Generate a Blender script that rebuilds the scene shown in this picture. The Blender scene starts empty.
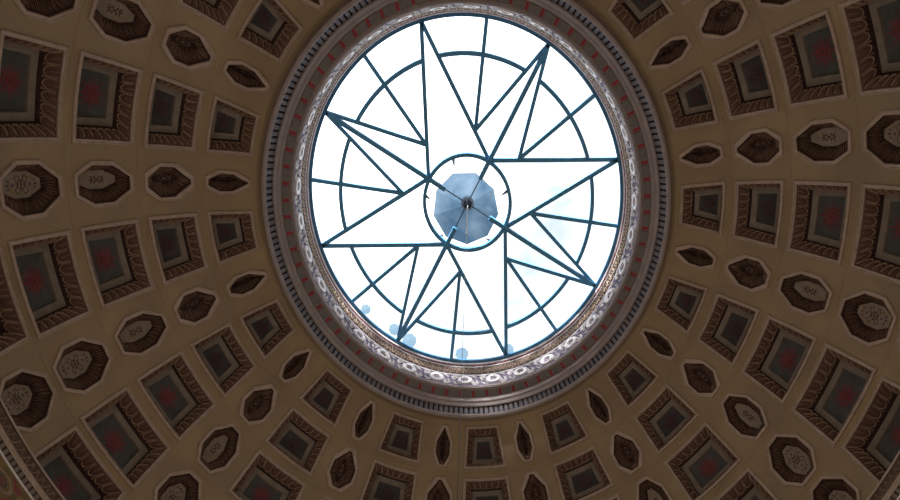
import bpy, math, random
import mathutils
from math import pi, sin, cos, radians, sqrt, atan2, degrees
random.seed(7)
S = bpy.context.scene
col = S.collection
V = mathutils.Vector
ZC = 17.0          # height of the dome's centre above the floor
R = 10.0           # inner radius of the dome

# ------------------------------------------------------------------ camera
CM = ((0.99757393, -0.06763692, 0.0164771), (0.03789412, 0.72613855, 0.68650335), (-0.05839763, -0.68421346, 0.72693993))
CP = (-0.0516800705, -6.41128033, -15.4429430)
F, PX, PY = 1164.53, 528.139, 853.742
cam = bpy.data.cameras.new('camera'); co = bpy.data.objects.new('camera', cam); col.objects.link(co)
cam.sensor_width = 36; cam.lens = 36 * F / 900
cam.shift_x = -(PX - 450) / 900; cam.shift_y = (PY - 250) / 900
cam.clip_end = 500
M = mathutils.Matrix(((CM[0][0], -CM[0][1], -CM[0][2], CP[0]), (CM[1][0], -CM[1][1], -CM[1][2], CP[1]),
                      (CM[2][0], -CM[2][1], -CM[2][2], CP[2] + ZC), (0, 0, 0, 1)))
co.matrix_world = M
S.camera = co

def project(x, y, z):               # dome coordinates (z from dome centre) to picture position, to choose what the photo can see
    q = (x - CP[0], y - CP[1], z - CP[2])
    c = [sum(CM[k][j] * q[k] for k in range(3)) for j in range(3)]
    return PX + F * c[0] / c[2], PY + F * c[1] / c[2]

# ------------------------------------------------------------------ materials
def mat(name, base, rough=.7, var=None, scale=4.0, bump=0, bscale=30, metal=0, var2=None):
    m = bpy.data.materials.new(name); m.use_nodes = True
    nt = m.node_tree; b = nt.nodes['Principled BSDF']
    b.inputs['Roughness'].default_value = rough; b.inputs['Metallic'].default_value = metal
    b.inputs['Base Color'].default_value = (*base, 1)
    tc = nt.nodes.new('ShaderNodeTexCoord')
    if var:
        n = nt.nodes.new('ShaderNodeTexNoise'); n.inputs['Scale'].default_value = scale; n.inputs['Detail'].default_value = 6
        r = nt.nodes.new('ShaderNodeValToRGB'); r.color_ramp.elements[0].position = .32; r.color_ramp.elements[1].position = .68
        r.color_ramp.elements[0].color = (*var, 1); r.color_ramp.elements[1].color = (*base, 1)
        if var2:
            e = r.color_ramp.elements.new(.8); e.color = (*var2, 1)
        g = nt.nodes.new('ShaderNodeNewGeometry')
        nt.links.new(g.outputs['Position'], n.inputs['Vector'])
        nt.links.new(n.outputs['Fac'], r.inputs['Fac']); nt.links.new(r.outputs['Color'], b.inputs['Base Color'])
    if bump:
        n2 = nt.nodes.new('ShaderNodeTexNoise'); n2.inputs['Scale'].default_value = bscale; n2.inputs['Detail'].default_value = 4
        bp = nt.nodes.new('ShaderNodeBump'); bp.inputs['Strength'].default_value = bump; bp.inputs['Distance'].default_value = .02
        nt.links.new(tc.outputs['Object'], n2.inputs['Vector']); nt.links.new(n2.outputs['Fac'], bp.inputs['Height'])
        nt.links.new(bp.outputs['Normal'], b.inputs['Normal'])
    return m

MT = dict(
    plaster=mat('ochre_plaster', (.355, .268, .158), .85, (.275, .205, .13), 1.1, .3, 12, var2=(.385, .30, .18)),
    frame=mat('pale_stucco', (.50, .40, .33), .7, (.40, .315, .26), 9, .25, 40),
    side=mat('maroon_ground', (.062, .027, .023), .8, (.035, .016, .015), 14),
    tongue=mat('brown_leaf_tongue', (.135, .068, .045), .7, (.09, .045, .032), 14),
    dull=mat('dull_dark_panel', (.062, .057, .060), .8, (.040, .038, .043), 7),  # darker panel tone for the two inner rings
    dull_red=mat('dull_red_paint', (.105, .038, .042), .7, (.075, .03, .035), 20),  # darker starburst red for the two inner rings
    dentil=mat('blue_grey_stone', (.185, .165, .175), .6, (.15, .135, .15), 8),
    leaf=mat('gilded_tan_leaf', (.36, .245, .165), .6, (.24, .15, .10), 12),
    step=mat('grey_stucco', (.255, .21, .175), .75, (.19, .16, .135), 6),
    panel=mat('slate_panel', (.088, .094, .092), .8, (.058, .063, .066), 7),
    red=mat('crimson_paint', (.27, .03, .05), .6, (.20, .025, .03), 20),
    fringe=mat('brown_leaf_fringe', (.34, .22, .15), .7, (.22, .13, .09), 16),
    cream=mat('cream_panel', (.34, .28, .22), .8, (.26, .21, .165), 10),
    dark=mat('dark_brown_paint', (.10, .065, .05), .8),
    blue=mat('dark_blue_paint', (.05, .07, .16), .7),
    stone=mat('mauve_stone', (.34, .285, .275), .6, (.28, .235, .23), 6, .2, 40),
    slot=mat('blue_grey_ground', (.025, .03, .055), .8),
    soffit=mat('grey_soffit_block', (.20, .19, .185), .7, (.14, .135, .13), 25, .4, 60),
    block_red=mat('red_soffit_paint', (.31, .03, .045), .6, (.22, .02, .03), 20),
    relief=mat('white_relief', (.82, .78, .78), .45, (.70, .66, .68), 12),
    navy=mat('violet_ground', (.15, .12, .19), .7),
    rim=mat('dark_rim_metal', (.05, .17, .32), .5),
    gold=mat('tan_egg_moulding', (.50, .38, .27), .55, (.40, .28, .2), 20),
    egg_ground=mat('brown_moulding_ground', (.15, .09, .085), .7),
    steel=mat('blue_hazed_steel', (.085, .32, .58), .5, (.075, .28, .50), 5),  # grey steel with the blue haze glow put into its colour
    hubm=mat('dark_hub_metal', (.02, .035, .06), .4),
    wire=mat('lit_cable', (.30, .30, .30), .5),
    wall=mat('warm_wall_plaster', (.55, .45, .34), .85, (.48, .39, .29), 2),
    floor=mat('marble_floor', (.20, .20, .22), .35, (.15, .15, .17), 1.5),
    yellow=mat('yellow_ochre_paint', (.24, .155, .045), .8, (.17, .11, .035), 8),
    green=mat('olive_paint', (.10, .12, .04), .8),
)
# skylight glass: thin, clear sheet
def glass_mat():
    m = bpy.data.materials.new('clear_sheet_glass'); m.use_nodes = True; nt = m.node_tree
    for n in list(nt.nodes): nt.nodes.remove(n)
    o = nt.nodes.new('ShaderNodeOutputMaterial'); t = nt.nodes.new('ShaderNodeBsdfTransparent'); g = nt.nodes.new('ShaderNodeBsdfGlossy')
    n = nt.nodes.new('ShaderNodeTexNoise'); n.inputs['Scale'].default_value = .9; n.inputs['Detail'].default_value = 4
    mp = nt.nodes.new('ShaderNodeMapping'); mp.inputs['Scale'].default_value = (1, 3.2, 1); mp.inputs['Rotation'].default_value = (0, 0, .7)
    ge = nt.nodes.new('ShaderNodeNewGeometry'); r = nt.nodes.new('ShaderNodeValToRGB')
    r.color_ramp.elements[0].position = .56; r.color_ramp.elements[0].color = (.97, .985, 1, 1)
    r.color_ramp.elements[1].position = .72; r.color_ramp.elements[1].color = (.76, .88, .97, 1)
    nt.links.new(ge.outputs['Position'], mp.inputs['Vector']); nt.links.new(mp.outputs['Vector'], n.inputs['Vector'])
    nt.links.new(n.outputs['Fac'], r.inputs['Fac']); nt.links.new(r.outputs['Color'], t.inputs['Color'])
    g.inputs['Roughness'].default_value = .02
    mx = nt.nodes.new('ShaderNodeMixShader'); mx.inputs[0].default_value = .04
    nt.links.new(t.outputs[0], mx.inputs[1]); nt.links.new(g.outputs[0], mx.inputs[2]); nt.links.new(mx.outputs[0], o.inputs['Surface'])
    return m
def translucent(name, c, trans=.6, clear=.0):
    m = bpy.data.materials.new(name); m.use_nodes = True; nt = m.node_tree
    for n in list(nt.nodes): nt.nodes.remove(n)
    o = nt.nodes.new('ShaderNodeOutputMaterial'); d = nt.nodes.new('ShaderNodeBsdfDiffuse'); t = nt.nodes.new('ShaderNodeBsdfTranslucent')
    d.inputs['Color'].default_value = (*c, 1); t.inputs['Color'].default_value = (*c, 1)
    mx = nt.nodes.new('ShaderNodeMixShader'); mx.inputs[0].default_value = trans
    nt.links.new(d.outputs[0], mx.inputs[1]); nt.links.new(t.outputs[0], mx.inputs[2]); last = mx
    if clear:
        q = nt.nodes.new('ShaderNodeBsdfTransparent'); q.inputs['Color'].default_value = (*[min(1, k * 1.2) for k in c], 1)
        m2 = nt.nodes.new('ShaderNodeMixShader'); m2.inputs[0].default_value = clear
        nt.links.new(last.outputs[0], m2.inputs[1]); nt.links.new(q.outputs[0], m2.inputs[2]); last = m2
    nt.links.new(last.outputs[0], o.inputs['Surface'])
    return m
MT['glass'] = glass_mat()
MT['lantern'] = translucent('blue_frosted_glazing', (.075, .135, .205), .85)
def cap_variation(m):
    nt = m.node_tree; g = nt.nodes.new('ShaderNodeTexNoise'); g.inputs['Scale'].default_value = 2.2; g.inputs['Detail'].default_value = 3
    r = nt.nodes.new('ShaderNodeValToRGB'); r.color_ramp.elements[0].position = .35; r.color_ramp.elements[0].color = (.042, .080, .125, 1)
    r.color_ramp.elements[1].position = .68; r.color_ramp.elements[1].color = (.115, .165, .22, 1)
    ge = nt.nodes.new('ShaderNodeNewGeometry'); nt.links.new(ge.outputs['Position'], g.inputs['Vector']); nt.links.new(g.outputs['Fac'], r.inputs['Fac'])
    for n in nt.nodes:
        if n.type in ('BSDF_DIFFUSE', 'BSDF_TRANSLUCENT'): nt.links.new(r.outputs['Color'], n.inputs['Color'])
cap_variation(MT['lantern'])
MT['patch_film'] = translucent('blue_film', (.20, .29, .36), .7, .12)
def emit(name, c, s):
    m = bpy.data.materials.new(name); m.use_nodes = True; nt = m.node_tree
    for n in list(nt.nodes): nt.nodes.remove(n)
    o = nt.nodes.new('ShaderNodeOutputMaterial'); e = nt.nodes.new('ShaderNodeEmission')
    e.inputs['Color'].default_value = (*c, 1); e.inputs['Strength'].default_value = s
    nt.links.new(e.outputs[0], o.inputs['Surface']); return m
MT['fill_glow'] = emit('added_fill_pane', (1.0, .86, .73), 2.0)  # added glow that supplies the interior fill light
MT['fill_glow_strong'] = emit('added_strong_fill_pane', (1.0, .86, .72), 2.7)  # stronger added glow, brightens the opposite side of the dome

# ------------------------------------------------------------------ mesh helpers
class MB:
    def __init__(s): s.v = []; s.f = []; s.mi = []; s.mats = []
    def add(s, pts, faces, m=None):
        o = len(s.v); s.v += [tuple(p) for p in pts]
        if m is not None and m not in s.mats: s.mats.append(m)
        k = s.mats.index(m) if m is not None else 0
        for f in faces: s.f.append(tuple(o + i for i in f)); s.mi.append(k)
    def grid(s, rows, close=False, m=None):        # rows of equal length
        n = len(rows[0]); pts = [p for r in rows for p in r]; fs = []
        for i in range(len(rows) - 1):
            for j in range(n if close else n - 1):
                a = i * n + j; b = i * n + (j + 1) % n
                fs.append((a, b, b + n, a + n))
        s.add(pts, fs, m)
    def fan(s, ring, m=None, centre=None):
        c = centre or tuple(sum(p[k] for p in ring) / len(ring) for k in range(3))
        n = len(ring); s.add([*ring, c], [(i, (i + 1) % n, n) for i in range(n)], m)
    def ridge(s, path, nrm, half, high, m=None, ends=True):   # triangular ridge along a path; nrm(i) = up, uses local tangent
        rows = [[], [], []]; n = len(path)
        for i, p in enumerate(path):
            a = V(path[max(0, i - 1)]); b = V(path[min(n - 1, i + 1)]); t = (b - a)
            if t.length < 1e-9: t = V((1, 0, 0))
            t.normalize(); u = V(nrm[i] if isinstance(nrm, list) else nrm).normalized(); sd = t.cross(u).normalized(); p = V(p)
            h = half if not isinstance(half, list) else half[i]
            rows[0].append(p - sd * h); rows[1].append(p + u * high); rows[2].append(p + sd * h)
        s.grid(rows, False, m)
    def box_between(s, q, off, m=None):            # q: 4 base points, off: 4 offset (top) points
        s.add([*q, *off], [(0, 1, 2, 3), (7, 6, 5, 4), (0, 4, 5, 1), (1, 5, 6, 2), (2, 6, 7, 3), (3, 7, 4, 0)], m)
    def build(s, name, material, parent=None, smooth=False, origin=None, rz=0.0):
        me = bpy.data.meshes.new(name)
        vs = s.v
        if origin is not None:
            c, sn = cos(-rz), sin(-rz)
            vs = []
            for p in s.v:
                x, y, z = p[0] - origin[0], p[1] - origin[1], p[2] - origin[2]
                vs.append((x * c - y * sn, x * sn + y * c, z))
        me.from_pydata(vs, [], s.f)
        if s.mats:
            for m in s.mats: me.materials.append(m)
            me.polygons.foreach_set('material_index', s.mi)
        else: me.materials.append(material)
        if smooth: me.polygons.foreach_set('use_smooth', [True] * len(me.polygons))
        me.update(); o = bpy.data.objects.new(name, me); col.objects.link(o)
        if parent: o.parent = parent
        return o
def tag(o, label=None, cat=None, group=None, kind=None):
    if label: o['label'] = label
    if cat: o['category'] = cat
    if group: o['group'] = group
    if kind: o['kind'] = kind
    return o
def empty(name, loc, rz=0.0):
    o = bpy.data.objects.new(name, None); col.objects.link(o); o.location = loc; o.rotation_euler = (0, 0, rz)
    o.empty_display_size = .2
    return o
def copy_tree(o, parent=None):
    c = o.copy(); col.objects.link(c)
    if parent: c.parent = parent
    for ch in list(o.children): copy_tree(ch, c)
    return c
def P(phi, th, d=0.0):            # point on the dome; d is depth outwards
    r = R + d
    return (r * sin(phi) * cos(th), r * sin(phi) * sin(th), r * cos(phi) + ZC)
def cyl(r, th, z): return (r * cos(th), r * sin(th), z + ZC)
def lathe(mb, prof, n=192, m=None, t0=0.0, t1=2 * pi):
    full = abs(t1 - t0 - 2 * pi) < 1e-6
    ths = [t0 + (t1 - t0) * i / n for i in range(n if full else n + 1)]
    mb.grid([[cyl(r, t, z) for t in ths] for r, z in prof], full, m)
def tube(mb, a, b, r, n=8, m=None, r2=None):
    a = V(a); b = V(b); t = (b - a).normalized(); u = t.orthogonal().normalized(); w = t.cross(u); r2 = r if r2 is None else r2
    rows = [[a + (u * cos(k * 2 * pi / n) + w * sin(k * 2 * pi / n)) * r for k in range(n)],
            [b + (u * cos(k * 2 * pi / n) + w * sin(k * 2 * pi / n)) * r2 for k in range(n)]]
    mb.grid(rows, True, m); mb.add(rows[0], [tuple(range(n))], m); mb.add(rows[1], [tuple(range(n))[::-1]], m)
def beam(mb, a, b, w, h, m=None):  # rectangular bar, width across in plan, height vertical
    a = V(a); b = V(b); t = (b - a); t.z = 0; t.normalize(); s = V((-t.y, t.x, 0)) * w / 2; z = V((0, 0, h / 2))
    mb.add([a - s - z, a + s - z, a + s + z, a - s + z, b - s - z, b + s - z, b + s + z, b - s + z],
           [(0, 1, 2, 3), (7, 6, 5, 4), (0, 4, 5, 1), (1, 5, 6, 2), (2, 6, 7, 3), (3, 7, 4, 0)], m)

# ------------------------------------------------------------------ coffer layout
rad = math.radians
RING = []
pin = [24.10, 30.24, 36.75, 44.34, 51.99]; pout = [29.00, 35.53, 43.05, 51.11, 58.86]
hin = [.0822, .0945, .0977, .0983, .0935]; hout = [.0949, .0994, .0990, .1010, .1010]
oct_u = [.195, .30, .355, .44, .49]
bnd = [22.75, 29.62, 36.14, 43.70, 51.55, 59.8]
sc = [.84, .93, 1.0, 1.08, 1.12]
dep = [.25, .27, .29, .31, .34]
shf = [.35, .45, .50, .68, .85]      # the hollows lean towards the foot of the dome (degrees)
for i in range(5): RING.append(dict(a=rad(pin[i]), b=rad(pout[i]), ha=hin[i], hb=hout[i], ou=oct_u[i], c0=rad(bnd[i]), c1=rad(bnd[i + 1]), s=sc[i], sh=rad(shf[i]), d=dep[i], tip=(.05, .14, 0, 0, 0)[i]))
CELL = .1225     # half width in azimuth of the cell that holds a square coffer
HALF = pi / 16
def visible(phi, th, margin=70):
    x, y = project(*[v - (ZC if k == 2 else 0) for k, v in enumerate(P(phi, th))])
    return -margin < x < 900 + margin and -margin < y < 500 + margin

def sq_point(g, th0, m, d, side, s):
    """side 0: towards the oculus, 1: +azimuth, 2: away, 3: -azimuth; s in -1..1 going round"""
    def at(tu, tv):       # tu,tv in -1..1 in the inset rectangle
        a = g['a'] + m / R; b = g['b'] - m / R
        phi = (a + b) / 2 + tv * (b - a) / 2
        f = (phi - g['a']) / (g['b'] - g['a']); hw = g['ha'] + (g['hb'] - g['ha']) * f - m / (R * sin(phi))
        return P(phi + g['sh'] * max(0, d) / g['d'], th0 + tu * hw, d)
    return (at(s, -1) if side == 0 else at(1, s) if side == 1 else at(-s, 1) if side == 2 else at(-1, -s))
def sq_loop(g, th0, m, d, n=6):
    return [sq_point(g, th0, m, d, k, -1 + 2 * j / n) for k in range(4) for j in range(n)]

def oct_uv(g):
    hu = g['ou']; hv = (g['b'] - g['a']) / 2 * R; e1, e2, sd = .36, .46, .34
    return [(-e1 * hu, -hv), (e1 * hu, -hv), (hu, -sd * hv), (hu, (sd + .08) * hv), (e2 * hu, hv), (-e2 * hu, hv), (-hu, (sd + .08) * hv), (-hu, -sd * hv)]
def oct_point(g, th0, m, d, k, t, tip=False):
    uv = oct_uv(g); hu = g['ou']; hv = (g['b'] - g['a']) / 2 * R; ph = (g['a'] + g['b']) / 2
    if tip and g['tip']: uv = [((g['tip'] if j in (0, 1) else .30 if j in (4, 5) else 1) * (p_[0] if j not in (0, 1, 4, 5) else (hu if p_[0] > 0 else -hu)), p_[1] + (.10 * hv if j in (2, 7) else 0)) for j, p_ in enumerate(uv)]
    a = uv[k % 8]; b = uv[(k + 1) % 8]; u = a[0] + (b[0] - a[0]) * t; v = a[1] + (b[1] - a[1]) * t
    u *= (hu - m) / hu; v *= (hv - m) / hv
    return P(ph + v / R, th0 + u / (R * sin(ph)), d)
def oct_loop(g, th0, m, d, n=4, tip=False):
    return [oct_point(g, th0, m, d, k, j / n, tip) for k in range(8) for j in range(n)]

# ------------------------------------------------------------------ the dome shell with its openings
dome = MB()
def cell_rect(g, c0, c1, t0, t1, n=8):        # 4n points, start at corner (c0,t0), towards +azimuth
    L = []
    for j in range(n): L.append((c0, t0 + (t1 - t0) * j / n))
    for j in range(n): L.append((c0 + (c1 - c0) * j / n, t1))
    for j in range(n): L.append((c1, t1 + (t0 - t1) * j / n))
    for j in range(n): L.append((c1 + (c0 - c1) * j / n, t0))
    return L
def to_pt(p):                       # back to (phi, theta)
    x, y, z = p[0], p[1], p[2] - ZC
    return math.acos(max(-1, min(1, z / sqrt(x * x + y * y + z * z)))), atan2(y, x)
plan = []                           # (ring, kind, index)
for ri, g in enumerate(RING):
    for k in range(16):
        for kind in ('sq', 'oct'):
            th = k * pi / 8 + (pi / 16 * 2 / 2 if kind == 'oct' else 0)
            if kind == 'oct': th = k * pi / 8 + pi / 16
            t0, t1 = (-CELL, CELL) if kind == 'sq' else (-(pi / 8 - 2 * CELL) / 2, (pi / 8 - 2 * CELL) / 2)
            vis = visible((g['a'] + g['b']) / 2, th)
            rect = cell_rect(g, g['c0'], g['c1'], t0, t1)
            if vis:
                plan.append((ri, kind, k, th))
                hole = sq_loop(g, 0, .02, 0, 8) if kind == 'sq' else oct_loop(g, 0, .015, 0, 4)
                hole = [to_pt(p) for p in hole]
                if kind == 'oct': hole = hole[-2:] + hole[:-2]
                rows = []
                for w in (0, .34, .67, 1):
                    rows.append([P(a[0] + (b[0] - a[0]) * w, th + a[1] + (b[1] - a[1]) * w) for a, b in zip(rect, hole)])
                dome.grid(rows, True)
            else:
                rows = [[P(g['c0'] + (g['c1'] - g['c0']) * i / 8, th + t0 + (t1 - t0) * j / 8) for j in range(9)] for i in range(9)]
                dome.grid(rows)
lathe(dome, [(R * sin(rad(a)), R * cos(rad(a))) for a in (59.8, 60.6, 61.4, 62.4)], 256)
# raised fillets between the rings and fine seams down the ribs
for c in bnd[1:5]:
    c = rad(c); w = .035 / R
    n = 256
    dome.grid([[P(c + q * w, i * 2 * pi / n, dd) for i in range(n)] for q, dd in ((-1, .0), (-.7, -.010), (.7, -.007), (1.0, .0))], True)
ceiling = dome.build('ceiling', MT['plaster'], smooth=True); tag(ceiling, kind='structure')
ceiling['label'] = 'ochre plaster coffered dome around the round skylight'

# ------------------------------------------------------------------ coffers
def sq_coffer(g, ri):
    loc = P((g['a'] + g['b']) / 2, 0, 0); root = empty('square_coffer', loc)
    s = g['s']; D = g['d']; W = .055 * s; O = .175 * s; I = .295 * s
    fr = MB(); fr.grid([sq_loop(g, 0, m, d, 8) for m, d in ((-.010, .01), (-.010, -.03), (.002, -.045), (.014, -.045), (.019, -.028), (.030 * s, -.024), (W - .014, -.034), (W - .004, -.034), (W, -.024), (W, .02))], True)
    fr.build('frame', MT['frame'], root, origin=loc)
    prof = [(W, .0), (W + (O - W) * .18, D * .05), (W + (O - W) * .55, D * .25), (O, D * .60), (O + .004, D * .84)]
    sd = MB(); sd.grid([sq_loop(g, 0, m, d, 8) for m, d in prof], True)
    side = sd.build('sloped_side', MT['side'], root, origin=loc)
    # leaf moulding in relief
    lf = MB(); nl = 5 if ri < 1 else 6
    def Q(k, sx, w, lift=0.0):
        m = W + (O - W) * w; d = D * .60 * w ** 1.4
        return sq_point(g, 0, m, d - lift, k, sx)
    cen = V(P((g['a'] + g['b']) / 2, 0, D * .2))
    for k in range(4):
        for j in range(nl):
            s0 = -1 + (2 * j + 1) / nl; h = .86 / nl
            path = []; nr = []
            for q in range(13):
                a = q / 12
                if a < .25: sx, w = s0 - h, .06 + a / .25 * .5
                elif a > .75: sx, w = s0 + h, .56 - (a - .75) / .25 * .5
                else:
                    b = (a - .25) / .5 * pi; sx, w = s0 - h * cos(b), .56 + .36 * sin(b)
                path.append(Q(k, sx, w)); nr.append(tuple((cen - V(path[-1])).normalized()))
            lf.ridge(path, nr, .0115 * s, .02 * s, MT['leaf'])
            tn = [Q(k, s0 + (V_ * .8) * h, w_, .006) for V_, w_ in ((-1, .04), (1, .04), (1, .56), (.62, .80), (0, .9), (-.62, .80), (-1, .56))]
            lf.fan(tn, MT['tongue'], centre=Q(k, s0, .45, .028 * s))
            path = [Q(k, s0, w, .02 * s) for w in (.06, .3, .55, .72)]; nr = [tuple((cen - V(p)).normalized()) for p in path]
            lf.ridge(path, nr, [.004 * s, .006 * s, .005 * s, .001], .01 * s, MT['leaf'])
            if j < nl - 1:
                path = [Q(k, s0 + 1 / nl, w) for w in (.45, .7, .96)]; nr = [tuple((cen - V(p)).normalized()) for p in path]
                lf.ridge(path, nr, [.002, .006 * s, .014 * s], .012 * s, MT['leaf'])
    lf.build('leaf_moulding', MT['leaf'], side, origin=(0, 0, 0) if False else loc)
    st = MB(); st.grid([sq_loop(g, 0, m, d, 6) for m, d in ((O + .004, D * .84), (O + .012, D * .80), (I - .02, D * .80), (I, D * .83), (I, D))], True)
    st.build('stepped_border', MT['step'], root, origin=loc)
    pn = MB(); rows = []
    a = g['a'] + I / R; b = g['b'] - I / R
    L = sq_loop(g, 0, I, D, 6); pn.fan(L, centre=P((a + b) / 2 + g['sh'], 0, D))
    pan = pn.build('panel', MT['panel'] if ri > 1 else MT['dull'], root, origin=loc)
    # starburst
    ph = (a + b) / 2 + g['sh']; hv = (b - a) / 2 * R; rr = min(hv, (g['ha'] + g['hb']) / 2 * R * sin(ph) - I) * 1.12
    def L2(u, v, lift): return P(ph + v / R, u / (R * sin(ph)), D - lift)
    rs = MB(); N = 16
    for q in range(N):
        A = q * 2 * pi / N; ln = rr * (1.0 if q % 2 == 0 else .8); wd = rr * (.085 if q % 2 == 0 else .07)
        wd *= .8; pts = [(.2 * rr, 0), (.42 * rr, wd), (ln, 0), (.42 * rr, -wd)]
        xy = [(x * cos(A) - y * sin(A), x * sin(A) + y * cos(A)) for x, y in pts]
        base = [L2(x, y, .002) for x, y in xy]; c = L2(.45 * rr * cos(A), .45 * rr * sin(A), .016)
        rs.add([*base, c], [(0, 1, 4), (1, 2, 4), (2, 3, 4), (3, 0, 4)])
    nn = 16
    rs.grid([[L2(x * cos(2 * pi * q / nn), x * sin(2 * pi * q / nn), l) for q in range(nn)] for x, l in ((.25 * rr, .002), (.2 * rr, .018), (.14 * rr, .018), (.11 * rr, .004))], True)
    rs.fan([L2(.06 * rr * cos(2 * pi * q / 10), .06 * rr * sin(2 * pi * q / 10), .003) for q in range(10)], centre=L2(0, 0, .02))
    rs.build('starburst', MT['red'] if ri > 1 else MT['dull_red'], pan, origin=loc)
    return root
def oct_coffer(g, ri):
    ph = (g['a'] + g['b']) / 2; loc = P(ph, 0, 0); root = empty('octagonal_coffer', loc)
    hu = g['ou']; hv = (g['b'] - g['a']) / 2 * R; D = g['d'] * .84; W = min(.062 * g['s'], hu * .27)
    I = (hu * .90, hu * .84, hu * .60, hu * .55, hu * .55)[ri]
    fr = MB(); fr.grid([oct_loop(g, 0, m, d, 4, m > W - .013) for m, d in ((-.008, .01), (-.008, -.025), (.006, -.042), (.016, -.042), (.021, -.026), (W - .012, -.024), (W - .006, -.034), (W, -.028), (W, .02))], True)
    fr.build('frame', MT['frame'], root, origin=loc)
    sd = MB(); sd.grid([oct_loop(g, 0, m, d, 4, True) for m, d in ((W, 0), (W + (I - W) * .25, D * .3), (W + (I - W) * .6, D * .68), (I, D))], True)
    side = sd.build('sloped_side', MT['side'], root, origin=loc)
    lf = MB(); cen = V(P(ph, 0, D * .2))
    rnd = random.Random(ri)
    for k in range(8):
        L = (V(oct_point(g, 0, 0, 0, k, 0)) - V(oct_point(g, 0, 0, 0, k, 1))).length
        n = max(2, int(L / .05))
        for j in range(n):
            t = (j + .5) / n
            path = []; ln = rnd.uniform(.72, .98)
            for w in (.08, .3, .55, ln):
                m = W + (I - W) * w; path.append(oct_point(g, 0, m, D * (w ** .9), k, t + rnd.uniform(-.03, .03), True))
            nr = [tuple((cen - V(p)).normalized()) for p in path]
            lf.ridge(path, nr, [.004, .011, .009, .003], .014)
    lf.build('leaf_fringe', MT['fringe'], side, origin=loc)
    pn = MB(); pn.fan(oct_loop(g, 0, I, D, 4, True), centre=P(ph, 0, D))
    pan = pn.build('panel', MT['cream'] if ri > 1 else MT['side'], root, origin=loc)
    pu, pv = hu - I, hv - I
    def L2(u, v, lift): return P(ph + v / R, u / (R * sin(ph)), D - lift)
    mo = MB()
    def blob(u, v, a, b, lift=.008, m=None, n=10):
        mo.fan([L2(u + a * cos(2 * pi * q / n), v + b * sin(2 * pi * q / n), .001) for q in range(n)], m, centre=L2(u, v, lift))
    def loop(u, v, a, b, w, m=None, n=16):
        mo.grid([[L2(u + a * f * cos(2 * pi * q / n), v + b * f * sin(2 * pi * q / n), l) for q in range(n)] for f, l in ((1 + w, .001), (1, .009), (1 - w, .001))], True, m)
    if ri == 2:
        dk = MT['dark']; blob(0, 0, pu * .14, pv * .10, m=dk)
        for sg in (-1, 1):
            loop(0, sg * pv * .16, pu * .20, pv * .09, .22, dk); blob(0, sg * pv * .34, pu * .10, pv * .09, m=dk)
            for q in (-1, 1):
                blob(q * pu * .30, sg * pv * .12, pu * .12, pv * .05, m=dk); blob(q * pu * .22, sg * pv * .28, pu * .14, pv * .04, m=dk)
                blob(q * pu * .34, sg * pv * .34, pu * .08, pv * .04, m=dk)
        mo.build('painted_scrollwork', dk, pan, origin=loc)
    elif ri > 1:
        dk, bl = MT['dark'], MT['blue']
        blob(0, 0, pu * .16, pv * .07, m=dk)
        for sg in (-1, 1):
            blob(0, sg * pv * .17, pu * .20, pv * .05, m=dk); blob(sg * pu * .28, 0, pu * .14, pv * .07, m=dk)
            loop(0, sg * pv * .45, pu * .52, pv * .19, .07, MT['fringe']); blob(0, sg * pv * .45, pu * .14, pv * .06, m=bl)
            loop(sg * pu * .42, sg * pv * .2, pu * .26, pv * .1, .16, dk); loop(-sg * pu * .42, sg * pv * .2, pu * .26, pv * .1, .16, dk)
            blob(0, sg * pv * .74, pu * .10, pv * .08, m=dk)
            for q in (-1, 1): blob(q * pu * .3, sg * pv * .70, pu * .12, pv * .04, m=dk)
        mo.build('painted_scrollwork', dk, pan, origin=loc)
    else:
        lm = MT['leaf']
        loop(0, 0, pu * .8, pv * .55, .08, lm); blob(0, 0, pu * .3, pv * .16, .02, lm)
        mo.build('leaf_relief', lm, pan, origin=loc)
    return root
RN = ['innermost', 'second', 'third', 'fourth', 'outermost']
def clock(step):                        # step of 1/32 turn clockwise in the photo from the right
    q = (3 + step * 12 / 32) % 12       # hours
    h = int(q); mnt = int(round((q - h) * 60))
    if mnt == 60: h += 1; mnt = 0
    h = 12 if h % 12 == 0 else h % 12
    return '%d:%02d' % (h, mnt)
proto = {}
vis_name = ['small dark panel', 'dim panel', 'red starburst', 'red starburst', 'red starburst']
for (ri, kind, k, th) in plan:
    g = RING[ri]
    if (ri, kind) not in proto:
        o = proto[(ri, kind)] = sq_coffer(g, ri) if kind == 'sq' else oct_coffer(g, ri)
    else: o = copy_tree(proto[(ri, kind)])
    ph = (g['a'] + g['b']) / 2
    o.location = P(ph, th, 0); o.rotation_euler.z = th
    if kind == 'sq':
        tag(o, 'square coffer, %s, %s ring around skylight, at %s o\'clock' % (vis_name[ri], RN[ri], clock(2 * k)), 'coffer', 'square coffers of the %s ring' % RN[ri])
    else:
        tag(o, 'octagonal coffer, %s, %s ring around skylight, at %s o\'clock' % ('leafy hollow' if ri < 2 else 'painted scroll panel', RN[ri], clock(2 * k + 1)), 'coffer', 'octagonal coffers of the %s ring' % RN[ri])

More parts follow.
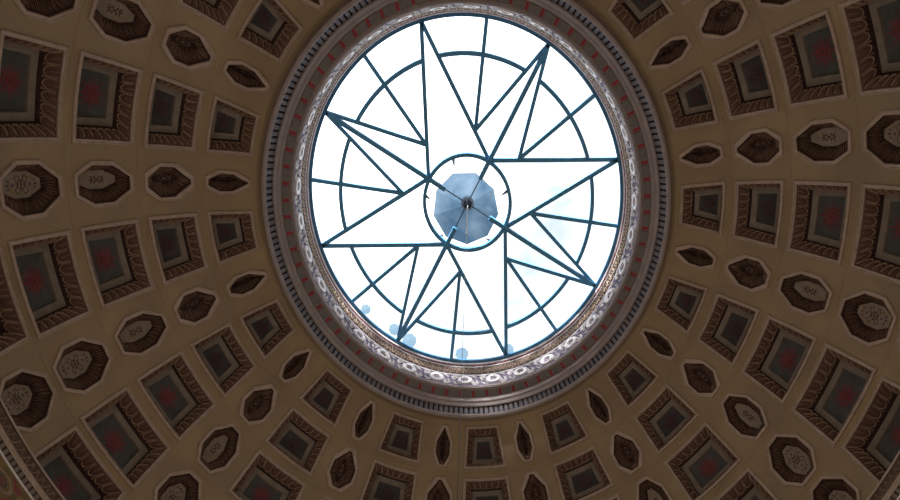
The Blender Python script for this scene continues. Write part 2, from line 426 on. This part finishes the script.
# ------------------------------------------------------------------ cornice ring round the oculus
oc = empty('oculus_cornice', (0, 0, 9.3 + ZC))
O0 = (0, 0, 9.3 + ZC)
tag(oc, 'moulded plaster ring with dentils and red-and-grey soffit blocks framing the round skylight', 'cornice')
def lathe_part(name, prof, m, parent=oc, n=240, smooth=False):
    b = MB(); lathe(b, prof, n); return b.build(name, m, parent, smooth=smooth, origin=O0)
lathe_part('outer_moulding', [(3.92, 9.22), (3.89, 9.15), (3.885, 9.09), (3.87, 9.06), (3.83, 9.06), (3.80, 9.08), (3.79, 9.10)], MT['stone'])
lathe_part('dentil_bed', [(3.79, 9.10), (3.80, 9.14), (3.70, 9.26), (3.69, 9.22)], MT['slot'])
lathe_part('plain_moulding', [(3.69, 9.22), (3.665, 9.20), (3.65, 9.21), (3.62, 9.24), (3.60, 9.255), (3.585, 9.25), (3.57, 9.26), (3.55, 9.30), (3.535, 9.31)], MT['stone'])
lathe_part('soffit', [(3.535, 9.31), (3.535, 9.335), (3.345, 9.365), (3.345, 9.355), (3.33, 9.355), (3.325, 9.37), (3.31, 9.375), (3.305, 9.40)], MT['stone'])
lathe_part('frieze', [(3.305, 9.40), (3.31, 9.42), (3.225, 9.72)], MT['navy'])
lathe_part('frieze_fillet', [(3.225, 9.72), (3.212, 9.715), (3.205, 9.735), (3.215, 9.75)], MT['relief'])
lathe_part('egg_bed', [(3.215, 9.75), (3.215, 9.79), (3.155, 9.96), (3.150, 9.975)], MT['egg_ground'])
lathe_part('upper_moulding', [(3.150, 9.975), (3.135, 9.97), (3.128, 9.985), (3.135, 10.0)], MT['relief'])
lathe_part('red_beading', [(3.135, 10.0), (3.13, 10.01), (3.115, 10.035)], MT['egg_ground'])
lathe_part('top_moulding', [(3.115, 10.035), (3.10, 10.03), (3.09, 10.045), (3.09, 10.075), (3.08, 10.09), (3.08, 10.2), (3.4, 10.25)], MT['relief'])
def cone_pt(r0, z0, r1, z1, w, th, lift=0.0):
    dr, dz = r1 - r0, z1 - z0; L = sqrt(dr * dr + dz * dz); nr, nz = -dz / L, dr / L
    if nr > 0 and abs(nr) > abs(nz): nr, nz = -nr, -nz
    if abs(nz) > abs(nr) and nz > 0: nr, nz = -nr, -nz
    return cyl(r0 + dr * w + nr * lift, th, z0 + dz * w + nz * lift)
def repeat(proto_o, n, parent, skip0=True):
    for i in range(1, n):
        c = proto_o.copy(); col.objects.link(c); c.parent = parent; c.rotation_euler.z = i * 2 * pi / n
# dentils: 220, of which the 100 that show largest are their own parts
DN = 220
def dentil(b, th):
    hw = .0092
    q = [cone_pt(3.79, 9.10, 3.69, 9.22, w, th + t) for w, t in ((.0, -hw), (.0, hw), (1, hw), (1, -hw))]
    u = [cone_pt(3.79, 9.10, 3.69, 9.22, w, th + t, -.04) for w, t in ((.0, -hw), (.0, hw), (1, hw), (1, -hw))]
    b.box_between(u, q)
def shown(i):
    th = i * 2 * pi / DN; x, y = project(3.74 * cos(th), 3.74 * sin(th), 9.16)
    if not (4 < x < 896 and 3 < y < 497): return -1
    x2, y2 = project(3.74 * cos(th + .026), 3.74 * sin(th + .026), 9.16); x3, y3 = project(3.69 * cos(th), 3.69 * sin(th), 9.22); x4, y4 = project(3.79 * cos(th), 3.79 * sin(th), 9.10)
    return abs((x2 - x) * (y3 - y4) - (y2 - y) * (x3 - x4))
order = sorted(range(DN), key=lambda i: -shown(i)); big = order[:100]; rest = order[100:]
b = MB(); dentil(b, 0); d0 = b.build('dentil', MT['dentil'], oc, origin=O0); d0.rotation_euler.z = big[0] * 2 * pi / DN
for i in big[1:]:
    c = d0.copy(); col.objects.link(c); c.parent = oc; c.rotation_euler.z = i * 2 * pi / DN
b = MB()
for i in rest: dentil(b, i * 2 * pi / DN)
o = b.build('dentil_run', MT['dentil'], oc, origin=O0); o['kind'] = 'stuff'
# soffit: 76 grey blocks with red painted insets between
SN = 76; pt = 2 * pi / SN
b = MB()
def soff(w, th, lift): return cone_pt(3.535, 9.335, 3.345, 9.365, w, th, lift)
hw = pt * .345
def rect(w0, w1, a, lift): return [soff(w0, -a, lift), soff(w0, a, lift), soff(w1, a, lift), soff(w1, -a, lift)]
b.box_between(rect(.04, .82, hw, -.002), rect(.06, .80, hw * .94, .022))
blk = b.build('soffit_block', MT['soffit'], oc, origin=O0); repeat(blk, SN, oc)
b = MB()
b.box_between([soff(w, pt / 2 + t, -.002) for w, t in ((.05, -pt * .11), (.05, pt * .11), (.74, pt * .11), (.74, -pt * .11))],
              [soff(w, pt / 2 + t, .008) for w, t in ((.07, -pt * .105), (.07, pt * .105), (.72, pt * .105), (.72, -pt * .105))])
ri_ = b.build('red_inset', MT['block_red'], oc, origin=O0); repeat(ri_, SN, oc)
fl_ = MB()
for i in range(SN * 5):
    t = i * pt / 5; a = pt / 5 * .26
    fl_.box_between([soff(w_, t + q, -.002) for w_, q in ((.76, -a), (.76, a), (.99, a), (.99, -a))], [soff(w_, t + q, .018) for w_, q in ((.80, -a), (.80, a), (.99, a), (.99, -a))])
fl_.build('fluted_course', MT['stone'], oc, origin=O0)
# frieze: 34 rings with scrolls
FN = 34; fp = 2 * pi / FN
def fr_pt(x, w, lift=0.0): return cone_pt(3.31, 9.42, 3.225, 9.72, w, x / 3.27, lift)   # x metres along, w 0..1 up
b = MB(); n = 20
def ring_relief(b, x0, w0, rx, rw, th_, lift=.03):
    b.grid([[fr_pt(x0 + rx * f * cos(2 * pi * q / n), w0 + rw * f * sin(2 * pi * q / n), l) for q in range(n)] for f, l in ((1 + th_, .0), (1 + th_ * .6, lift), (1 - th_ * .6, lift), (1 - th_, .0))], True)
def curl(b, pts, half):
    path = [fr_pt(x, w, .004) for x, w in pts]
    nrm_ = [tuple((V((0, 0, p[2] - .2)) - V(p)).normalized()) for p in path]
    b.ridge(path, nrm_, half, .028)
ring_relief(b, 0, .5, .115, .29, .45, .035)
for q in range(8):
    a_ = q * pi / 4 + .4; curl(b, [(.165 * cos(a_), .5 + .42 * sin(a_)), (.13 * cos(a_ + .1), .5 + .33 * sin(a_ + .1))], [.010, .022])
b.fan([fr_pt(.02 * cos(q), .5 + .06 * sin(q), .002) for q in (0, 1, 2, 3, 4, 5)], centre=fr_pt(0, .5, .02))
for sg in (-1, 1):
    pts = []
    for q in range(15):
        a = q / 14 * 1.7 * pi; rr_ = .062 * (1 - q / 18)
        pts.append((sg * (.225 - rr_ * cos(a) * .9), .5 + sg * (.12 + rr_ * sin(a) * 4.0)))
    curl(b, pts, [.027 - .010 * q / 14 for q in range(15)])
    curl(b, [(sg * .13, .5 + sg * .36), (sg * .18, .5 + sg * .43), (sg * .24, .5 + sg * .40), (sg * .30, .5 + sg * .2)], [.012, .034, .032, .012])
    curl(b, [(sg * .13, .5 - sg * .36), (sg * .19, .5 - sg * .41), (sg * .26, .5 - sg * .22)], [.012, .032, .012])
scr = b.build('scroll_relief', MT['relief'], oc, origin=O0); repeat(scr, FN, oc)
# egg and dart band, a continuous carved pattern
b = MB(); EN = 150
for i in range(EN):
    th0 = i * 2 * pi / EN; h = 2 * pi / EN * .40
    path = []
    for q in range(9):
        a = q / 8 * pi; path.append(cone_pt(3.215, 9.79, 3.155, 9.96, .12 + .8 * sin(a), th0 - h * cos(a), .004))
    b.ridge(path, [tuple((V((0, 0, p[2] - .3)) - V(p)).normalized()) for p in path], .016, .022)
    a = [cone_pt(3.215, 9.79, 3.155, 9.96, w, th0 + t * h, l) for w, t, l in ((.05, -.4, .003), (.05, .4, .003), (.6, .3, .003), (.75, 0, .003), (.6, -.3, .003))]
    b.fan(a, centre=cone_pt(3.215, 9.79, 3.155, 9.96, .35, th0, .03))
b.build('egg_moulding', MT['gold'], oc, origin=O0)
b = MB(); BN = 160
for i in range(BN):
    th0 = i * 2 * pi / BN; h = 2 * pi / BN * .3
    b.fan([cone_pt(3.13, 10.0, 3.112, 10.04, w, th0 + t * h, .003) for w, t in ((.1, -1), (.1, 1), (.9, 1), (.9, -1))], centre=cone_pt(3.13, 10.0, 3.112, 10.04, .5, th0, .010))
b.build('bead_course', MT['block_red'], oc, origin=O0)

# ------------------------------------------------------------------ skylight
ZS = 10.12
SK = (0, 0, ZS + ZC)
sky = empty('skylight', SK)
tag(sky, 'round glazed skylight with eight-pointed blue-hazed steel star and small central ring', 'skylight')
def sp(r, deg, z=ZS): return cyl(r, rad(deg), z)
def skpart(name, b, m=MT['steel'], smooth=False, parent=sky): return b.build(name, m, parent, smooth=smooth, origin=SK)
b = MB(); lathe(b, [(3.10, ZS - .02), (3.085, ZS - .04), (3.026, ZS - .04), (3.022, ZS - .02), (3.022, ZS + .03), (3.10, ZS + .05), (3.10, ZS - .02)], 192); skpart('outer_rim', b, MT['rim'])
b = MB(); lathe(b, [(.878, ZS - .05), (.812, ZS - .05), (.812, ZS + .06), (.878, ZS + .06), (.878, ZS - .05)], 64); skpart('inner_ring', b)
TIP = [-11.6 + 45 * k for k in range(8)]
NODE = {1: 33.4, 3: 123.4, 5: 213.4, 7: 303.4}
RT = 3.045; RNd = .865; RI = 1.27
def bar(name, a, b_, w=.058, h=.06):
    m = MB(); beam(m, a, b_, w, h); return skpart(name, m)
# wide star points: tips 0,2,4,6, feet on the ring at the neighbouring nodes
for k in (0, 2, 4, 6):
    for nb in ((k - 1) % 8, (k + 1) % 8):
        bar('star_bar', sp(RT, TIP[k]), sp(RNd, NODE[nb]), .072)
# narrow star points
for k in (1, 3, 5, 7):
    for sg in (-1, 1):
        ang = TIP[k] + sg * 22.3 * 1.0
        bar('star_bar', sp(RT, TIP[k], ZS - .005), sp(RI, ang, ZS - .005), .066)
        bar('radial_bar', sp(RI, ang, ZS + .004), sp(RT, TIP[k] + sg * 22.6, ZS + .004), .068)
    # stout beam from the rim across the ring towards the hub, with a truss cable beside it
    m = MB(); beam(m, sp(2.98, TIP[k], ZS - .03), sp(.50, NODE[k], ZS - .03), .078, .09); skpart('main_beam', m)
    m = MB(); tube(m, sp(.52, NODE[k], ZS - .02), sp(.08, NODE[k], ZS - .02), .011); skpart('tie_rod', m, MT['hubm'])
# middle ring, interrupted inside the star points
RM = 2.475
def arc(t0, t1):
    m = MB(); n = 12; w = .036
    ts = [rad(t0 + (t1 - t0) * i / n) for i in range(n + 1)]
    m.grid([[cyl(RM + dr, t, ZS + dz) for t in ts] for dr, dz in ((-w, -.04), (w, -.04), (w, .04), (-w, .04), (-w, -.04))])
    skpart('ring_arc', m)
def cross_angle(a, b_):          # where the bar a-b crosses the middle ring, as an angle
    A = V(a[:2]); B = V(b_[:2]); best = None
    for i in range(401):
        p = A + (B - A) * i / 400
        if best is None or abs(p.length - RM) < best[0]: best = (abs(p.length - RM), degrees(atan2(p.y, p.x)))
    return best[1]
edges = []
for k in range(8):
    if k % 2 == 0: e = [cross_angle(sp(RT, TIP[k]), sp(RNd, NODE[nb])) for nb in ((k - 1) % 8, (k + 1) % 8)]
    else: e = [cross_angle(sp(RT, TIP[k]), sp(RI, TIP[k] + sg * 22.3)) for sg in (-1, 1)]
    e = [TIP[k] + ((x - TIP[k] + 180) % 360 - 180) for x in e]; edges.append((min(e), max(e)))
for k in range(8):
    t0 = edges[k][1]; t1 = edges[(k + 1) % 8][0]
    while t1 < t0: t1 += 360
    arc(t0, t1)
# sixteen glass panes between the radial bars and star points, lying just above the bars
gz = ZS + .06
angs = []
for k in range(8): angs += [TIP[k], TIP[k] + 22.5]
for i in range(16):
    a0 = angs[i]; a1 = a0 + 22.5; m = MB(); n = 6
    ts = [rad(a0 + .08 + (a1 - a0 - .16) * j / n) for j in range(n + 1)]
    lo = [[cyl(r, t, gz) for t in ts] for r in (.86, 1.9, 3.07)]; hi = [[cyl(r, t, gz + .012) for t in ts] for r in (.86, 1.9, 3.07)]
    m.grid(lo); 
    skpart('glass_pane', m, MT['glass'])
# blurred blue patches lying on the glass by the rim
for dg, r, s_ in ((140, 2.95, .10), (126.3, 2.90, .12), (118.9, 2.95, .15), (96.5, 2.95, .14), (77, 2.97, .12)):
    m = MB(); c = sp(r, dg, gz + .03); n = 18
    ringp = [(c[0] + s_ * cos(2 * pi * q / n) * (1 + .1 * sin(3 * q)), c[1] + s_ * sin(2 * pi * q / n), c[2]) for q in range(n)]
    m.fan(ringp, centre=(c[0], c[1], c[2] + .01)); skpart('blue_patch', m, MT['patch_film'])
# lantern: posts and a low frosted cap above the inner ring
lx, ly = -.04, .16
cap = MB(); n = 9
top = (lx, ly, ZC + 10.62)
ringp = [(lx + .66 * cos(2 * pi * (q + .3) / n), ly + .66 * sin(2 * pi * (q + .3) / n), ZC + 10.42) for q in range(n)]
ring2 = [(p[0], p[1], p[2] - .03) for p in ringp]
cap.fan(ringp, centre=top); cap.grid([ringp, ring2], True)
capo = skpart('lantern_cap', cap, MT['lantern'])
for q, dg in enumerate((-12, 60, 135, 192, 255)):
    m = MB(); a = V(sp(.85, dg, ZS + .05)); e = V((lx + .62 * cos(rad(dg)), ly + .62 * sin(rad(dg)), ZC + 10.43)); tube(m, a, a + (e - a) * .6, .045, 6, r2=.006)
    skpart('lantern_post', m, MT['hubm'])
m = MB()
prof = [(0.0, -.16), (.06, -.15), (.105, -.10), (.125, -.03), (.125, .05), (.09, .09), (0.001, .10)]
m.grid([[cyl(max(r, .001), 2 * pi * q / 20, ZS + z) for q in range(20)] for r, z in prof], True); skpart('hub', m, MT['hubm'], True)

# cable hanging from the hub, slightly off plumb
ca = V((0, 0, ZC + ZS - .185))
def on_ray(px, py, z):
    d = [CM[k][0] * (px - PX) / F + CM[k][1] * (py - PY) / F + CM[k][2] for k in range(3)]; t = (z - CP[2]) / d[2]
    return V((CP[0] + d[0] * t, CP[1] + d[1] * t, ZC + z))
ce = on_ray(455.5, 545, -3.5)
m = MB(); ORG = tuple(ca)
k1 = ca + (ce - ca) * .14
tube(m, ca, k1, .013, 8, MT['wire']); tube(m, k1, ce, .0042, 6, MT['hubm'])  # light on the upper stretch is put in as a paler colour
m.add([ce + V((.03 * cos(a_), .03 * sin(a_), dz)) for dz in (0, -.12) for a_ in (0, 1.57, 3.14, 4.71)], [(0, 1, 5, 4), (1, 2, 6, 5), (2, 3, 7, 6), (3, 0, 4, 7), (0, 3, 2, 1), (4, 5, 6, 7)])
cb = m.build('hanging_cable', MT['wire'], None, origin=ORG); cb.location = ca
tag(cb, 'thin cable, pale where lit, hanging down from the hub of the round skylight', 'cable')

# ------------------------------------------------------------------ main cornice, frieze, wall, floor
m = MB()
lathe(m, [(8.92, 4.60), (8.90, 4.76), (8.26, 4.76), (8.21, 4.74), (8.20, 4.72), (8.20, 4.67), (8.215, 4.66)], 256, MT['frame'])
lathe(m, [(8.215, 4.66), (8.24, 4.66), (8.335, 4.51)], 256, MT['dark'])
lathe(m, [(8.335, 4.51), (8.33, 4.49), (8.345, 4.485), (8.40, 4.425), (8.405, 4.41)], 256, MT['frame'])
lathe(m, [(8.405, 4.41), (8.43, 4.42), (8.50, 4.31), (8.475, 4.29)], 256, MT['dark'])
lathe(m, [(8.475, 4.29), (8.465, 4.28), (8.465, 4.235), (8.455, 4.225), (8.47, 4.20)], 256, MT['relief'])
EN = 360
for i in range(EN):                     # carved leaf course and small dentils, a continuous pattern
    th0 = i * 2 * pi / EN; h = 2 * pi / EN * .42
    path = [cone_pt(8.24, 4.655, 8.335, 4.515, .08 + .84 * sin(q / 6 * pi), th0 - h * cos(q / 6 * pi), .0) for q in range(7)]
    m.ridge(path, (-cos(th0) * .6, -sin(th0) * .6, -.8), .012, .02, MT['leaf'])
for i in range(480):
    th0 = i * 2 * pi / 480; a = .0038
    m.box_between([cyl(r, th0 + t, z) for r, t, z in ((8.42, -a, 4.41), (8.42, a, 4.41), (8.49, a, 4.315), (8.49, -a, 4.315))],
                  [cyl(r, th0 + t, z) for r, t, z in ((8.405, -a, 4.395), (8.405, a, 4.395), (8.475, a, 4.30), (8.475, -a, 4.30))], MT['step'])
c1 = m.build('trim_1', MT['frame']); tag(c1, 'carved cornice at the foot of the dome', kind='structure')
m = MB(); lathe(m, [(8.47, 4.21), (8.47, 3.0)], 128, MT['yellow']); lathe(m, [(8.47, 3.0), (8.40, 2.97), (8.40, 2.9), (8.47, 2.87)], 128, MT['frame'])
FR = 84
for i in range(FR):                     # painted flowers and roundels
    th0 = (i + .5) * 2 * pi / FR; w = .62
    def fp_(u, v, l): return cyl(8.468 - l, th0 + u / 8.47, 3.72 + v)
    def ringm(u, v, r0, r1, mm, n=18, l=.006): m.grid([[fp_(u + r * cos(2 * pi * q / n), v + r * sin(2 * pi * q / n), l) for q in range(n)] for r in (r0, r1)], True, mm)
    def disc(u, v, r, mm, n=12, l=.004): m.fan([fp_(u + r * cos(2 * pi * q / n), v + r * sin(2 * pi * q / n), l) for q in range(n)], mm, centre=fp_(u, v, l + .004))
    ringm(0, 0, .20, .26, MT['leaf'])
    for q in range(10):
        a_ = q * 2 * pi / 10; disc(.10 * cos(a_), .10 * sin(a_), .035, MT['dark'], 8)
    disc(0, 0, .05, MT['red'])
    for v in (-.33, .33):
        disc(.315, v * .75, .10, MT['red'], 10); disc(0, v * 1.1, .06, MT['green'], 8); disc(-.2, v * 1.1, .06, MT['red'], 8)
    disc(.315, 0, .045, MT['green'])
fz = m.build('trim_2', MT['yellow']); tag(fz, 'painted frieze with roundels and red flowers below the cornice', kind='structure')
m = MB()
WN = 8; z0w, z1w = -4.5, 1.2; hwth = .16
n = 160
def in_win(t): 
    return any(abs((t - k * 2 * pi / WN + pi) % (2 * pi) - pi) < hwth for k in range(WN))
edges_t = sorted(set([round(i * 2 * pi / n, 6) for i in range(n)] + [round((k * 2 * pi / WN + s_ * hwth) % (2 * pi), 6) for k in range(WN) for s_ in (-1, 1)]))
zz = [2.9, z1w, z0w, -17]
for j, t in enumerate(edges_t):
    t2 = edges_t[(j + 1) % len(edges_t)]
    if t2 < t: t2 += 2 * pi
    if t2 - t < 1e-4: continue
    for q in range(3):
        if q == 1 and in_win((t + t2) / 2): continue
        m.add([cyl(8.47, t, zz[q]), cyl(8.47, t2, zz[q]), cyl(8.47, t2, zz[q + 1]), cyl(8.47, t, zz[q + 1])], [(0, 1, 2, 3)])
wl = m.build('wall_round', MT['wall']); tag(wl, kind='structure')
m = MB(); lathe(m, [(.01, -17), (3, -17), (6, -17), (8.47, -17)], 96); fl = m.build('floor', MT['floor']); tag(fl, kind='structure')
for k in range(WN):                     # added windows, out of view, glowing to light the dome from below
    th0 = k * 2 * pi / WN; m = MB(); n2 = 6
    ts = [th0 - hwth + 2 * hwth * j / n2 for j in range(n2 + 1)]
    m.grid([[cyl(8.62, t, z) for t in ts] for z in (z0w, z1w)], m=MT['fill_glow_strong'] if cos(th0) < -.5 else MT['fill_glow'])
    for t in ts:
        m.box_between([cyl(8.60, t - .004, z0w), cyl(8.60, t + .004, z0w), cyl(8.60, t + .004, z1w), cyl(8.60, t - .004, z1w)],
                      [cyl(8.50, t - .004, z0w), cyl(8.50, t + .004, z0w), cyl(8.50, t + .004, z1w), cyl(8.50, t - .004, z1w)], MT['frame'])
    for z in (z0w, z1w):
        m.grid([[cyl(r, t, z) for t in ts] for r in (8.47, 8.63)], m=MT['frame'])
    w_ = m.build('fill_window_%d' % (k + 1), MT['frame']); tag(w_, kind='structure')

# ------------------------------------------------------------------ sky
w = bpy.data.worlds.new('sky'); S.world = w; w.use_nodes = True; nt = w.node_tree
bg = nt.nodes['Background']; tc = nt.nodes.new('ShaderNodeTexCoord'); nz = nt.nodes.new('ShaderNodeTexNoise'); rp = nt.nodes.new('ShaderNodeValToRGB')
nz.inputs['Scale'].default_value = 5; nz.inputs['Detail'].default_value = 5
rp.color_ramp.elements[0].position = .50; rp.color_ramp.elements[0].color = (.96, .98, 1, 1)
rp.color_ramp.elements[1].position = .69; rp.color_ramp.elements[1].color = (.285, .325, .35, 1)
nt.links.new(tc.outputs['Generated'], nz.inputs['Vector']); nt.links.new(nz.outputs['Fac'], rp.inputs['Fac']); nt.links.new(rp.outputs['Color'], bg.inputs['Color'])
bg.inputs['Strength'].default_value = 2.9
sn = bpy.data.lights.new('hazy_sun', 'SUN'); sn.energy = 16.0; sn.angle = rad(7); sn.color = (1, .97, .95)
so = bpy.data.objects.new('hazy_sun', sn); col.objects.link(so); so.location = (0, -30, 40)
so.rotation_euler = V((.12, 1, -.135)).to_track_quat('-Z', 'Y').to_euler()

S.view_settings.view_transform = 'Standard'; S.view_settings.look = 'None'; S.view_settings.exposure = 0; S.view_settings.gamma = 1
S.view_settings.use_curve_mapping = False
